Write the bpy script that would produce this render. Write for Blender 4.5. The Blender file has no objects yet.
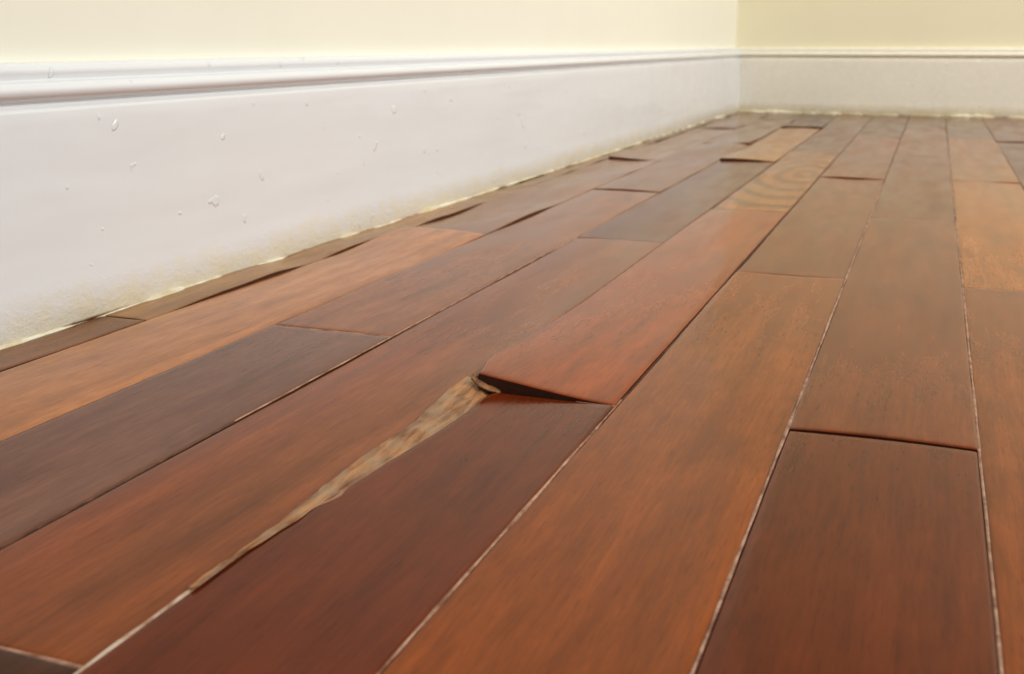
import bpy, bmesh, math, random
from mathutils import Vector, noise
H=0.18
random.seed(4)
scene=bpy.context.scene
def lin(c):
    return tuple(((v/255)/12.92 if v/255<=0.04045 else ((v/255+0.055)/1.055)**2.4) for v in c)
def nz(x,y=0.,z=0.): return noise.noise(Vector((x,y,z)))
# ---------------------------------------------------------------- materials
def newmat(name):
    m=bpy.data.materials.new(name); m.use_nodes=True
    nt=m.node_tree; nt.nodes.clear()
    out=nt.nodes.new('ShaderNodeOutputMaterial'); b=nt.nodes.new('ShaderNodeBsdfPrincipled')
    nt.links.new(b.outputs[0],out.inputs[0])
    return m,nt,b
class G:
    def __init__(s,nt): s.nt=nt
    def n(s,t,**k):
        nd=s.nt.nodes.new(t)
        for a,v in k.items(): setattr(nd,a,v)
        return nd
    def l(s,a,b): s.nt.links.new(a,b)
    def mapping(s,src,scale,loc=None):
        m=s.n('ShaderNodeMapping'); m.inputs['Scale'].default_value=scale
        s.l(src,m.inputs['Vector'])
        if loc is not None: s.l(loc,m.inputs['Location'])
        return m.outputs[0]
    def noise(s,vec,scale,detail=4,rough=.55,dist=0):
        t=s.n('ShaderNodeTexNoise'); t.inputs['Scale'].default_value=scale
        t.inputs['Detail'].default_value=detail; t.inputs['Roughness'].default_value=rough
        t.inputs['Distortion'].default_value=dist
        s.l(vec,t.inputs['Vector']); return t.outputs['Fac']
    def rng(s,v,a,b,c,d):
        t=s.n('ShaderNodeMapRange'); s.l(v,t.inputs[0])
        for i,x in enumerate((a,b,c,d)): t.inputs[i+1].default_value=x
        return t.outputs[0]
    def math(s,op,a,b):
        t=s.n('ShaderNodeMath',operation=op)
        for i,x in enumerate((a,b)):
            if isinstance(x,(int,float)): t.inputs[i].default_value=x
            else: s.l(x,t.inputs[i])
        return t.outputs[0]
    def mix(s,f,a,b,mode='MIX'):
        t=s.n('ShaderNodeMix',data_type='RGBA',blend_type=mode)
        if isinstance(f,(int,float)): t.inputs[0].default_value=f
        else: s.l(f,t.inputs[0])
        for i,x in ((6,a),(7,b)):
            if isinstance(x,tuple): t.inputs[i].default_value=(*x,1)
            else: s.l(x,t.inputs[i])
        return t.outputs[2]
    def bump(s,h,strength,dist,prev=None):
        t=s.n('ShaderNodeBump'); t.inputs['Strength'].default_value=strength; t.inputs['Distance'].default_value=dist
        s.l(h,t.inputs['Height'])
        if prev is not None: s.l(prev,t.inputs['Normal'])
        return t.outputs[0]

def wood_material(name,rings=False):
    m,nt,b=newmat(name); g=G(nt)
    tc=g.n('ShaderNodeTexCoord'); oi=g.n('ShaderNodeObjectInfo')
    off=g.n('ShaderNodeCombineXYZ')
    r=g.math('MULTIPLY',oi.outputs['Random'],37.0)
    g.l(r,off.inputs[0]); g.l(r,off.inputs[1]); g.l(r,off.inputs[2])
    co=tc.outputs['Object']
    vs=g.mapping(co,(1,.06,1),off.outputs[0])      # streaks along the board
    vm=g.mapping(co,(1,.22,1),off.outputs[0])
    streak=g.noise(vs,80,4,.55,.5)
    fine=g.noise(vs,560,5,.75,.2)
    cloud=g.noise(vm,30,3,.5,.8)
    mott=g.noise(g.mapping(co,(1,.5,1),off.outputs[0]),75,4,.6,.3)
    pores=g.noise(g.mapping(co,(1,.08,1),off.outputs[0]),1100,2,.5)
    f1=g.rng(streak,.3,.7,.84,1.14)
    f2=g.rng(fine,.3,.7,.80,1.16)
    f3=g.rng(cloud,.3,.7,.83,1.14)
    f4=g.rng(mott,.3,.7,.91,1.08)
    val=g.math('MULTIPLY',g.math('MULTIPLY',g.math('MULTIPLY',f1,f2),f3),f4)
    cc=g.n('ShaderNodeCombineColor')
    for i in range(3): g.l(val,cc.inputs[i])
    col=g.mix(1.0,oi.outputs['Color'],cc.outputs[0],'MULTIPLY')
    if rings:
        mp=g.n('ShaderNodeMapping'); mp.inputs['Location'].default_value=(0.88*H,-8.9*H*.33,0); mp.inputs['Scale'].default_value=(1,.33,1)
        g.l(co,mp.inputs[0])
        w=g.n('ShaderNodeTexWave',wave_type='RINGS',rings_direction='SPHERICAL'); w.inputs['Scale'].default_value=13
        w.inputs['Distortion'].default_value=2.5; w.inputs['Detail'].default_value=2; w.inputs['Detail Scale'].default_value=1.0
        g.l(mp.outputs[0],w.inputs[0])
        col=g.mix(g.rng(w.outputs['Fac'],.35,1,0,.85),col,g.mix(1.0,col,(.38,.28,.22),'MULTIPLY'))
    zone=g.noise(g.mapping(co,(1,.12,1),off.outputs[0]),40,3,.5,1.0)
    col=g.mix(g.rng(zone,.5,.78,0,.5),col,g.mix(1.0,col,(.60,.52,.46),'MULTIPLY'))
    pf=g.rng(pores,.60,.72,0,.4)
    col=g.mix(pf,col,g.mix(1.0,col,(.45,.38,.34),'MULTIPLY'))
    g.l(col,b.inputs['Base Color'])
    g.l(g.rng(g.noise(vm,30,4,.6),.3,.7,.11,.22),b.inputs['Roughness'])
    b.inputs['IOR'].default_value=1.28
    n1=g.bump(g.noise(g.mapping(co,(1,.3,1),off.outputs[0]),24,2,.5),.4,.0014)
    n2=g.bump(fine,.08,.0003,n1)
    g.l(n2,b.inputs['Normal'])
    return m
WOOD=wood_material('varnished_hardwood'); WOODR=wood_material('varnished_hardwood_figured',True)
m,nt,b=newmat('raw_board_edge'); g=G(nt); tc=g.n('ShaderNodeTexCoord')
g.l(g.mix(g.noise(g.mapping(tc.outputs['Object'],(1,1,3)),300,4),lin((40,20,10)),lin((92,48,22))),b.inputs['Base Color']); b.inputs['Roughness'].default_value=.7
EDGE=m

def filler_material(name,c1,c2,rough=.7,sc=90):
    m,nt,b=newmat(name); g=G(nt); tc=g.n('ShaderNodeTexCoord'); co=tc.outputs['Object']
    f=g.noise(co,sc,5,.65,.5)
    g.l(g.mix(g.rng(f,.38,.62,0,1),c1,c2),b.inputs['Base Color']); b.inputs['Roughness'].default_value=rough
    g.l(g.bump(g.noise(co,700,4,.6),.4,.0005),b.inputs['Normal'])
    return m
PALE=filler_material('pale_seam_filler',lin((186,146,122)),lin((118,72,50)),.5)
WHITEF=filler_material('white_wood_filler',lin((204,184,166)),lin((150,110,82)),.45)
DARKSEAM=filler_material('dark_seam',lin((50,26,16)),lin((110,66,44)),.6)
def splinter_material():
    m,nt,b=newmat('bare_splintered_wood'); g=G(nt); tc=g.n('ShaderNodeTexCoord')
    v=g.mapping(tc.outputs['Object'],(1,.14,1))
    f=g.noise(v,230,5,.65,.4); f2=g.noise(tc.outputs['Object'],60,3,.6)
    c=g.mix(g.rng(f,.40,.64,0,1),lin((178,128,84)),lin((104,60,32)))
    c=g.mix(g.rng(f2,.45,.62,0,.6),c,lin((154,130,104)))
    g.l(c,b.inputs['Base Color']); b.inputs['Roughness'].default_value=.45
    g.l(g.bump(f,.8,.0012),b.inputs['Normal']); return m
SPL=splinter_material()
m,nt,b=newmat('subfloor_dark'); g=G(nt); tc=g.n('ShaderNodeTexCoord')
g.l(g.mix(g.noise(tc.outputs['Object'],60),lin((20,11,8)),lin((40,22,14))),b.inputs['Base Color']); b.inputs['Roughness'].default_value=.9
SUB=m

def paint(name,base,yellow,rough,z_yellow,stroke,bumpd,bs=.5):
    m,nt,b=newmat(name); g=G(nt); geo=g.n('ShaderNodeNewGeometry'); pos=geo.outputs['Position']
    sep=g.n('ShaderNodeSeparateXYZ'); g.l(pos,sep.inputs[0])
    big=g.noise(pos,9,3,.5)
    col=g.mix(g.rng(big,.35,.7,0,.3),base,tuple(v*.95 for v in base))
    if z_yellow:
        nn=g.noise(g.mapping(pos,(1,1,1.5)),40,5,.65)
        zz=g.math('ADD',sep.outputs[2],g.rng(nn,.3,.7,-.012,.012))
        col=g.mix(g.rng(zz,0.0,.028,.8,0),col,yellow)
        z2=g.math('ADD',sep.outputs[2],g.rng(g.noise(pos,90,4,.7),.35,.65,-.001,.002))
        col=g.mix(g.rng(z2,0.0005,.002,.45,0),col,lin((150,120,84)))
    g.l(col,b.inputs['Base Color']); b.inputs['IOR'].default_value=1.5
    g.l(g.rng(g.noise(pos,40,3),.3,.7,rough,rough+.10),b.inputs['Roughness'])
    n2=g.bump(g.noise(g.mapping(pos,stroke),16,2,.5),bs,bumpd)
    if z_yellow:
        n2=g.bump(g.noise(g.mapping(pos,stroke),110,2,.5),.05,.0004,n2)
        # cracked, lumpy paint low on the board
        crk=g.math('MULTIPLY',g.noise(g.mapping(pos,(1,1,1.4)),150,5,.7),g.rng(sep.outputs[2],0.0,.035,1,0))
        n2=g.bump(crk,.6,.002,n2)
        chip=g.noise(pos,58,2,.4)
        n2=g.bump(g.rng(chip,.715,.745,0,1),.6,.0010,n2)
    g.l(n2,b.inputs['Normal'])
    return m
BASE=paint('gloss_white_paint',lin((228,229,229)),lin((230,221,192)),.14,True,(1,.3,1.5),.003)
BASEB=paint('aged_cream_gloss_paint',lin((238,232,216)),lin((224,210,172)),.22,True,(.3,1,1),.0012,.2)
WALL=paint('cream_wall_paint',lin((240,237,220)),None,.5,False,(1,1,1),.0012)
WALLB=paint('yellow_cream_wall_paint',lin((238,230,200)),None,.5,False,(1,1,1),.0012)
CAULK=filler_material('yellowed_caulk',lin((232,226,206)),lin((208,192,156)),.4,50)

def obj(name,verts,faces,mat,parent=None,smooth=True):
    me=bpy.data.meshes.new(name); me.from_pydata(verts,[],faces); me.update()
    bm=bmesh.new(); bm.from_mesh(me); bmesh.ops.recalc_face_normals(bm,faces=bm.faces); bm.to_mesh(me); bm.free()
    if smooth:
        for p in me.polygons: p.use_smooth=True
    o=bpy.data.objects.new(name,me); scene.collection.objects.link(o); me.materials.append(mat)
    if parent: o.parent=parent
    return o
def box(name,x0,x1,y0,y1,z0,z1,mat,parent=None):
    v=[(x,y,z) for x in(x0,x1) for y in(y0,y1) for z in(z0,z1)]
    f=[(0,1,3,2),(4,6,7,5),(0,4,5,1),(2,3,7,6),(0,2,6,4),(1,5,7,3)]
    return obj(name,v,f,mat,parent,False)

# ---------------------------------------------------------------- floor
YB=16.94; YN=-5.0; XR=11.0; XW=-3.1
floor=box('floor',XW*H,XR*H,YN*H,(YB+.02)*H,-.16*H,-.075*H,SUB)
GAP=.0028
TINT=(.60,.50,.30)
def make_board(name,x0,x1,y0,y1,col,mat=WOOD,lift=None,xedge=None,seed=0,ny=None):
    """x0..x1,y0..y1 in units of H.  lift(u,v,x,y)->z ; xedge(y)->(dx0,dx1)"""
    ts=[0,.006,.016,.06,.12,.2,.3,.42,.5,.58,.7,.82,.91,.975,.993,1]
    L=y1-y0; n=ny or max(12,int(L*9))
    vs=[0,.004/L*1.0,.010/L]+[.04/L+(1-.08/L)*i/n for i in range(n+1)]+[1-.010/L,1-.004/L,1]
    rnd=random.Random(seed*7+3)
    cup=rnd.uniform(-.004,.007); tilt=rnd.uniform(-.004,.004); base=rnd.uniform(-.002,.002); ph=rnd.uniform(0,50)
    verts=[];faces=[]
    def P(t,v):
        y=y0+GAP+(L-2*GAP)*v
        a=x0+GAP+.0014*nz(y*3.1,ph); b_=x1-GAP+.0014*nz(y*2.7,ph+9)
        if xedge:
            d=xedge(y); a+=d[0]; b_+=d[1]
        x=a+(b_-a)*t
        z=base+cup*(1-(2*t-1)**2)+tilt*(t-.5)+.004*nz(y*.8,t*1.3,ph)
        de=min(t,1-t)*(x1-x0)
        if de<.006: z-=.003*((.006-de)/.006)**2
        dl=min(v,1-v)*L
        if dl<.008: z-=.003*((.008-dl)/.008)**2
        if lift: z+=lift(t,v,x,y)
        return x,y,z
    W=len(ts)
    for v in vs:
        for t in ts:
            x,y,z=P(t,v); verts.append((x*H,y*H,z*H))
    for j in range(len(vs)-1):
        for i in range(W-1):
            a=j*W+i; faces.append((a,a+1,a+W+1,a+W))
    ntop=len(faces)
    TH=.068
    per=[i for i in range(W)]+[j*W+W-1 for j in range(1,len(vs))]+[(len(vs)-1)*W+i for i in range(W-2,-1,-1)]+[j*W for j in range(len(vs)-2,0,-1)]
    k0=len(verts)
    for p in per:
        x,y,z=verts[p]; verts.append((x,y,z-TH*H))
    m_=len(per)
    for i in range(m_):
        j=(i+1)%m_; faces.append((per[i],per[j],k0+j,k0+i))
    o=obj(name,verts,faces,mat,floor)
    me=o.data; me.materials.append(EDGE)
    for p in me.polygons:
        if p.index>=ntop: p.material_index=1
    c=lin(col); o.color=(*[c[i]*TINT[i] for i in range(3)],1)
    me.set_sharp_from_angle(angle=math.radians(50))
    return o
S=[-3.1,-2.67,-2.19,-1.71,-1.232,-.766,-.2846,.192,.668,1.145]
def sm(a,b,x):
    t=max(0,min(1,(x-a)/(b-a))); return t*t*(3-2*t)
def liftD2(t,v,x,y):   # buckled near-left corner
    return .052*(1-t)**1.7*math.exp(-(max(0,y-2.89)/.62)**1.6)+.004
def edgeD2(y): return (.045*(1-sm(2.88,3.12,y)),0)
def edgeD1(y): # broken away left edge
    w=.095*sm(1.6,2.85,y)
    return (w+ (.014*nz(y*7,3)+.009*nz(y*26,5))*sm(1.6,2.2,y),0)
def liftD1(t,v,x,y): return .008*sm(2.0,2.9,y)*(.6+.4*t)
def liftE1(t,v,x,y): return .012*math.exp(-((y-3.2)/.6)**2)*t*t
def liftG1(t,v,x,y): return .022*sm(4.6,5.45,y)*(.3+.7*(1-t))
def liftG3(t,v,x,y): return .024*(1-sm(9.6,10.6,y))*(1-t)
def liftE3(t,v,x,y): return .024*(1-sm(9.8,11.2,y))*(1-.7*t)
def liftE4(t,v,x,y): return .016*(1-sm(14,15,y))
def liftF3(t,v,x,y): return .014*(1-sm(11.5,12.6,y))*t
def liftH(t,v,x,y): return .014*abs(nz(y*1.1,4))
def liftH2(t,v,x,y): return .022*abs(nz(y*.9,8))*t+.009*nz(y*3,2)*t
def liftwav(t,v,x,y): return .018*nz(y*.9,t,5)
B=[ # column, y0,y1,colour (far boards lightened a little to imitate sheen),mat,lift,xedge
 (0,-5,-.8,(122,86,66)),(0,-.8,3.25,(164,116,96),WOOD,liftH),(0,3.25,7.2,(196,156,132),WOOD,liftH2),(0,7.2,11.3,(176,138,112),WOOD,liftH2),(0,11.3,YB,(166,132,106),WOOD,liftH2),  # left three columns: base colours raised to imitate grey baseboard glare
 (1,-5,1.2,(150,98,70)),(1,1.2,5.45,(220,160,130),WOOD,liftG1),(1,5.45,9.6,(172,122,96),WOOD,liftwav),(1,9.6,13.6,(170,124,94),WOOD,liftG3),(1,13.6,YB,(158,118,90),WOOD,liftwav),
 (2,-5,-.7,(110,70,60)),(2,-.7,3.36,(146,104,98)),(2,3.36,7.5,(174,116,90)),(2,7.5,11.5,(156,102,74),WOOD,liftwav),(2,11.5,15.4,(160,116,86),WOOD,liftF3),(2,15.4,YB,(130,88,60)),
 (3,-5,1.27,(96,56,38)),(3,1.27,5.55,(166,98,64),WOOD,liftE1),(3,5.55,9.8,(126,62,32)),(3,9.8,14.0,(194,142,96),WOOD,liftE3),(3,14.0,YB,(108,62,38),WOOD,liftE4),
 (4,-5,-1.1,(130,60,34)),(4,-1.1,2.88,(132,64,38),WOOD,liftD1,edgeD1),(4,2.88,6.82,(180,90,40),WOOD,liftD2,edgeD2),(4,6.82,10.9,(190,124,70),WOODR),(4,10.9,14.7,(136,80,52)),(4,14.7,YB,(150,104,72)),
 (5,-5,.95,(130,70,40)),(5,.95,4.95,(170,96,50)),(5,4.95,8.85,(152,82,44)),(5,8.85,12.9,(156,90,52)),(5,12.9,YB,(130,80,48)),
 (6,-5,-1.1,(120,60,34)),(6,-1.1,2.87,(132,62,32)),(6,2.87,6.79,(152,82,50)),(6,6.79,10.8,(142,76,44)),(6,10.8,14.6,(156,98,62)),(6,14.6,YB,(134,86,54)),
 (7,-5,.93,(120,60,34)),(7,.93,4.93,(162,92,54)),(7,4.93,8.94,(192,120,64)),(7,8.94,13.0,(172,112,68)),(7,13.0,YB,(136,88,56)),
]
idx=0
for b_ in B:
    c=b_[0]; mat=b_[4] if len(b_)>4 else WOOD; lf=b_[5] if len(b_)>5 else None; xe=b_[6] if len(b_)>6 else None
    idx+=1
    make_board('floorboard_%02d'%idx,S[c],S[c+1],b_[1],b_[2],b_[3],mat,lf,xe,seed=idx)
pal=[(136,74,42),(120,66,40),(150,92,54),(108,56,34),(140,84,58),(158,104,66)]
x=.668; k=0
while x<XR-.1:
    x2=min(x+.477,XR); y=YN; first=True; k+=1
    while y<YB-.01:
        y2=YN+ (1.9 if k%2 else 3.85)+random.uniform(-.3,.3) if first else y+4.0
        first=False
        if y2>YB-.6: y2=YB
        idx+=1
        make_board('floorboard_%02d'%idx,x,x2,y,y2,random.choice(pal),seed=idx,ny=14)
        y=y2
    x=x2
def strip(name,pts,w,mat,z=-.001,step=.02,seed=0,zf=None):
    verts=[];faces=[]
    (xa,ya),(xb,yb)=pts; L=math.hypot(xb-xa,yb-ya); n=max(2,int(L/step)); dx,dy=(xb-xa)/L,(yb-ya)/L
    for i in range(n+1):
        s=i/n*L; cx=xa+dx*s; cy=ya+dy*s
        cx+=.0012*nz(s*2.9,seed); a=w*(.75+.6*abs(nz(s*2.3,seed+5))+.35*nz(s*9,seed+2)); a=max(a,.0010)
        zz=z+.0010*nz(s*4,seed)+(zf(cx,cy) if zf else 0)
        for q,dz in((-1,-.01),(-.5,0),(.5,0),(1,-.01)):
            verts.append(((cx-dy*a*q)*H,(cy+dx*a*q)*H,(zz+dz*.2)*H))
    for i in range(n):
        for j in range(3): a=i*4+j; faces.append((a,a+1,a+5,a+4))
    return obj(name,verts,faces,mat,floor)
strip('seam_filler_1',((S[6],.9),(S[6],8.5)),.0044,PALE,z=.0028,seed=1)
strip('seam_filler_2',((S[7],.9),(S[7],12)),.0042,PALE,z=.0028,seed=2)
strip('seam_filler_3',((S[5],.6),(S[5],2.95)),.0044,PALE,z=.0028,seed=3)
strip('seam_filler_4',((S[5],2.95),(S[5],8)),.003,DARKSEAM,z=-.001,seed=4)
strip('seam_filler_5',((S[4]+.004,.4),(S[4]+.004,1.9)),.0074,WHITEF,z=.0038,seed=5)
strip('seam_filler_6',((S[3],.8),(S[3],2.4)),.004,DARKSEAM,seed=6)
strip('seam_filler_7',((S[3],2.4),(S[3],5.6)),.0044,PALE,z=.0015,seed=7)
strip('seam_filler_8',((S[4],3.3),(S[4],5.6)),.0045,PALE,z=0,seed=8)
strip('seam_filler_9',((S[2],1.2),(S[2],7)),.005,DARKSEAM,seed=9)
strip('seam_filler_11',((S[3]-.44,3.36),(S[3],3.36)),.008,PALE,z=0,seed=11)
strip('seam_filler_12',((-1.70,1.27),(S[4],1.27)),.008,PALE,z=0,seed=12)
strip('seam_filler_13',((-.88,2.876),(S[5],2.876)),.006,PALE,z=0.006,seed=13)
# splintered bare wood where the edge has broken away
verts=[];faces=[]; n=120; m_=8
for i in range(n+1):
    y=1.55+(2.93-1.55)*i/n
    xl=S[4]-.010*sm(1.6,2.4,y)+.008*nz(y*8,1)*sm(1.6,2,y)+.005*nz(y*24,6); xr=S[4]+.014+.098*sm(1.6,2.85,y)+.010*nz(y*12,7)
    for j in range(m_+1):
        t=j/m_; xx=xl+(xr-xl)*t
        z=.008-.014*sm(0,1,t)*sm(1.6,2.5,y)+.008*nz(y*5,t*6,2)*sm(1.6,2.3,y)+.005*nz(y*3,t*18,4)
        z+=.022*sm(2.5,2.93,y)*(1-t)
        verts.append((xx*H,y*H,z*H))
for i in range(n):
    for j in range(m_):
        a=i*(m_+1)+j; faces.append((a,a+1,a+m_+2,a+m_+1))
o=obj('splintered_edge',verts,faces,SPL,floor)
# small lip of torn veneer under the buckled corner
verts=[];faces=[]; n=16; m_=5
for i in range(n+1):
    a=i/n
    for j in range(m_+1):
        t=j/m_
        xx=-1.205+.09*a; yy=2.895-.012*math.sin(a*3.1)-.02*t
        z=.044*(1-a)**.6*(1-.1*t)+.004-.006*t+.004*nz(a*8,t*5)-.010*math.sin(a*3.14)
        verts.append((xx*H,yy*H,z*H))
for i in range(n):
    for j in range(m_):
        a=i*(m_+1)+j; faces.append((a,a+1,a+m_+2,a+m_+1))
o=obj('splinter_curl',verts,faces,SPL,floor); md=o.modifiers.new('t','SOLIDIFY'); md.thickness=.006*H

# ---------------------------------------------------------------- baseboards
T=.10
prof=[(T-.006,0),(T,.012),(T,.15),(T,.35),(T,.55),(T,.72),(T,.768),(T-.002,.778),(T-.012,.784),(T-.024,.790),(T-.030,.798),(T-.026,.806),(T-.010,.812),(T+.006,.822),(T+.013,.836),(T+.012,.850),
      (T+.004,.862),(T-.012,.870),(T-.032,.873),(T-.040,.878),(T-.038,.886),(T-.032,.897),(T-.032,.910),(T-.038,.922),(T-.050,.931),(T-.066,.935),(0,.936),(0,0)]
def face_x(y): return -2.87+.0109*(y-2.74)-.012*math.sin(max(0,(y-2.74)/14.2)*math.pi)
XC=face_x(YB)-T
def wob(a,z,s): return .0045*nz(a*.9,z*1.5,s)+.0022*nz(a*3,z*4,s+7)
def botz(a,s): return max(0,.012*nz(a*1.7,s)+.006*nz(a*7,s+2))
verts=[];faces=[]; n=420; K=len(prof)
for i in range(n+1):
    s=i/n; 
    for d,z in prof:
        yend=YB+T-d; y=-5+(yend+5)*s
        w=wob(y,z,1) if d>0.01 else 0
        zz=z+(.004*nz(y*1.3,z) if z>.9 and d>0 else 0)
        if z<.02 and d>0: zz+=botz(y,41)
        verts.append(((face_x(min(y,YB))-T+d+w)*H,y*H,zz*H))
for i in range(n):
    for j in range(K): a=i*K+j; b2=i*K+(j+1)%K; faces.append((a,b2,b2+K,a+K))
bl=obj('baseboard_left',verts,faces,BASE); bl.data.set_sharp_from_angle(angle=math.radians(60))
verts=[];faces=[]; n=200
for i in range(n+1):
    s=i/n
    for d,z in prof:
        xs=XC+d; x=xs+(XR-xs)*s
        w=wob(x,z,31) if d>.01 else 0
        verts.append((x*H,(YB+T-d-w)*H,z*H))
for i in range(n):
    for j in range(K): a=i*K+j; b2=i*K+(j+1)%K; faces.append((a,b2,b2+K,a+K))
bb=obj('baseboard_back',verts,faces,BASEB); bb.data.set_sharp_from_angle(angle=math.radians(60))
def caulk(name,parent,fn,L,n,seed,r=.016):
    verts=[];faces=[]
    for i in range(n+1):
        s=L*i/n; rr=r*(.30+1.6*max(0,nz(s*1.1,seed))+.9*nz(s*4,seed+3)+.35*nz(s*14,seed)); rr=max(.0012,rr); hh=rr*(1.0+.8*nz(s*3,seed+8))
        for k in range(6):
            a=k/5*math.pi/2
            verts.append(tuple(c*H for c in fn(s,rr*math.cos(a)*1.3,hh*math.sin(a)*1.1)))
    for i in range(n):
        for j in range(5): a=i*6+j; faces.append((a,a+1,a+7,a+6))
    return obj(name,verts,faces,CAULK,parent)
caulk('caulk_bead_1',bl,lambda s,a,z:(face_x(-5+s)-.004+a,-5+s,z+.001),YB+5,1400,3,.018)
caulk('caulk_bead_2',bb,lambda s,a,z:(XC+T-.01+s,YB+.004-a,z+.001),XR-XC-T,700,13,.03)
caulk('caulk_bead_3',bl,lambda s,a,z:(face_x(YB)-.004+a,YB+.003-z,s),.80,60,23,.016)

# ---------------------------------------------------------------- walls
WH=13.4
def wall_left():
    th=.6; n=60; verts=[];faces=[]
    ys=[-5+(YB+T+5)*i/n for i in range(n+1)]
    for y in ys:
        xw=face_x(min(y,YB))-T-.001
        verts.extend([((xw)*H,y*H,-.16*H),((xw)*H,y*H,WH*H),((xw-th)*H,y*H,WH*H),((xw-th)*H,y*H,-.16*H)])
    for i in range(n):
        for j in range(4): a=i*4+j; b2=i*4+(j+1)%4; faces.append((a,b2,b2+4,a+4))
    faces.extend([(0,1,2,3),(n*4,n*4+3,n*4+2,n*4+1)])
    return obj('wall_left',verts,faces,WALL,None,False)
wall_left()
box('wall_back',(XC-.6)*H,XR*H,(YB+T+.002)*H,(YB+T+.6)*H,-.16*H,WH*H,WALLB)

# ---------------------------------------------------------------- light
w=bpy.data.worlds.new('World'); scene.world=w; w.use_nodes=True
bg=w.node_tree.nodes['Background']; bg.inputs[0].default_value=(.92,.965,1,1); bg.inputs[1].default_value=.46
def area(name,loc,target,size,sy,power,col):
    l=bpy.data.lights.new(name,'AREA'); l.shape='RECTANGLE'; l.size=size; l.size_y=sy; l.energy=power; l.color=col
    o=bpy.data.objects.new(name,l); scene.collection.objects.link(o); o.location=loc
    o.rotation_euler=(Vector(target)-Vector(loc)).to_track_quat('-Z','Y').to_euler(); return o
area('window_light',(2.3,1.3,2.1),(-.4,2.4,.2),1.6,1.0,78,(1,.985,.955))

# ---------------------------------------------------------------- camera
cd=bpy.data.cameras.new('camera'); cam=bpy.data.objects.new('camera',cd); scene.collection.objects.link(cam)
cam.location=(0,0,H); cam.rotation_euler=(math.radians(90-14.96),0,math.radians(20.51))
cd.lens=1100/1024*36; cd.sensor_width=36; cd.clip_start=.01
cd.dof.use_dof=True; cd.dof.focus_distance=3.25*H; cd.dof.aperture_fstop=16
scene.camera=cam
scene.view_settings.view_transform='Standard'
try: scene.view_settings.look='Medium High Contrast'
except Exception as e:
    print('look failed',e)
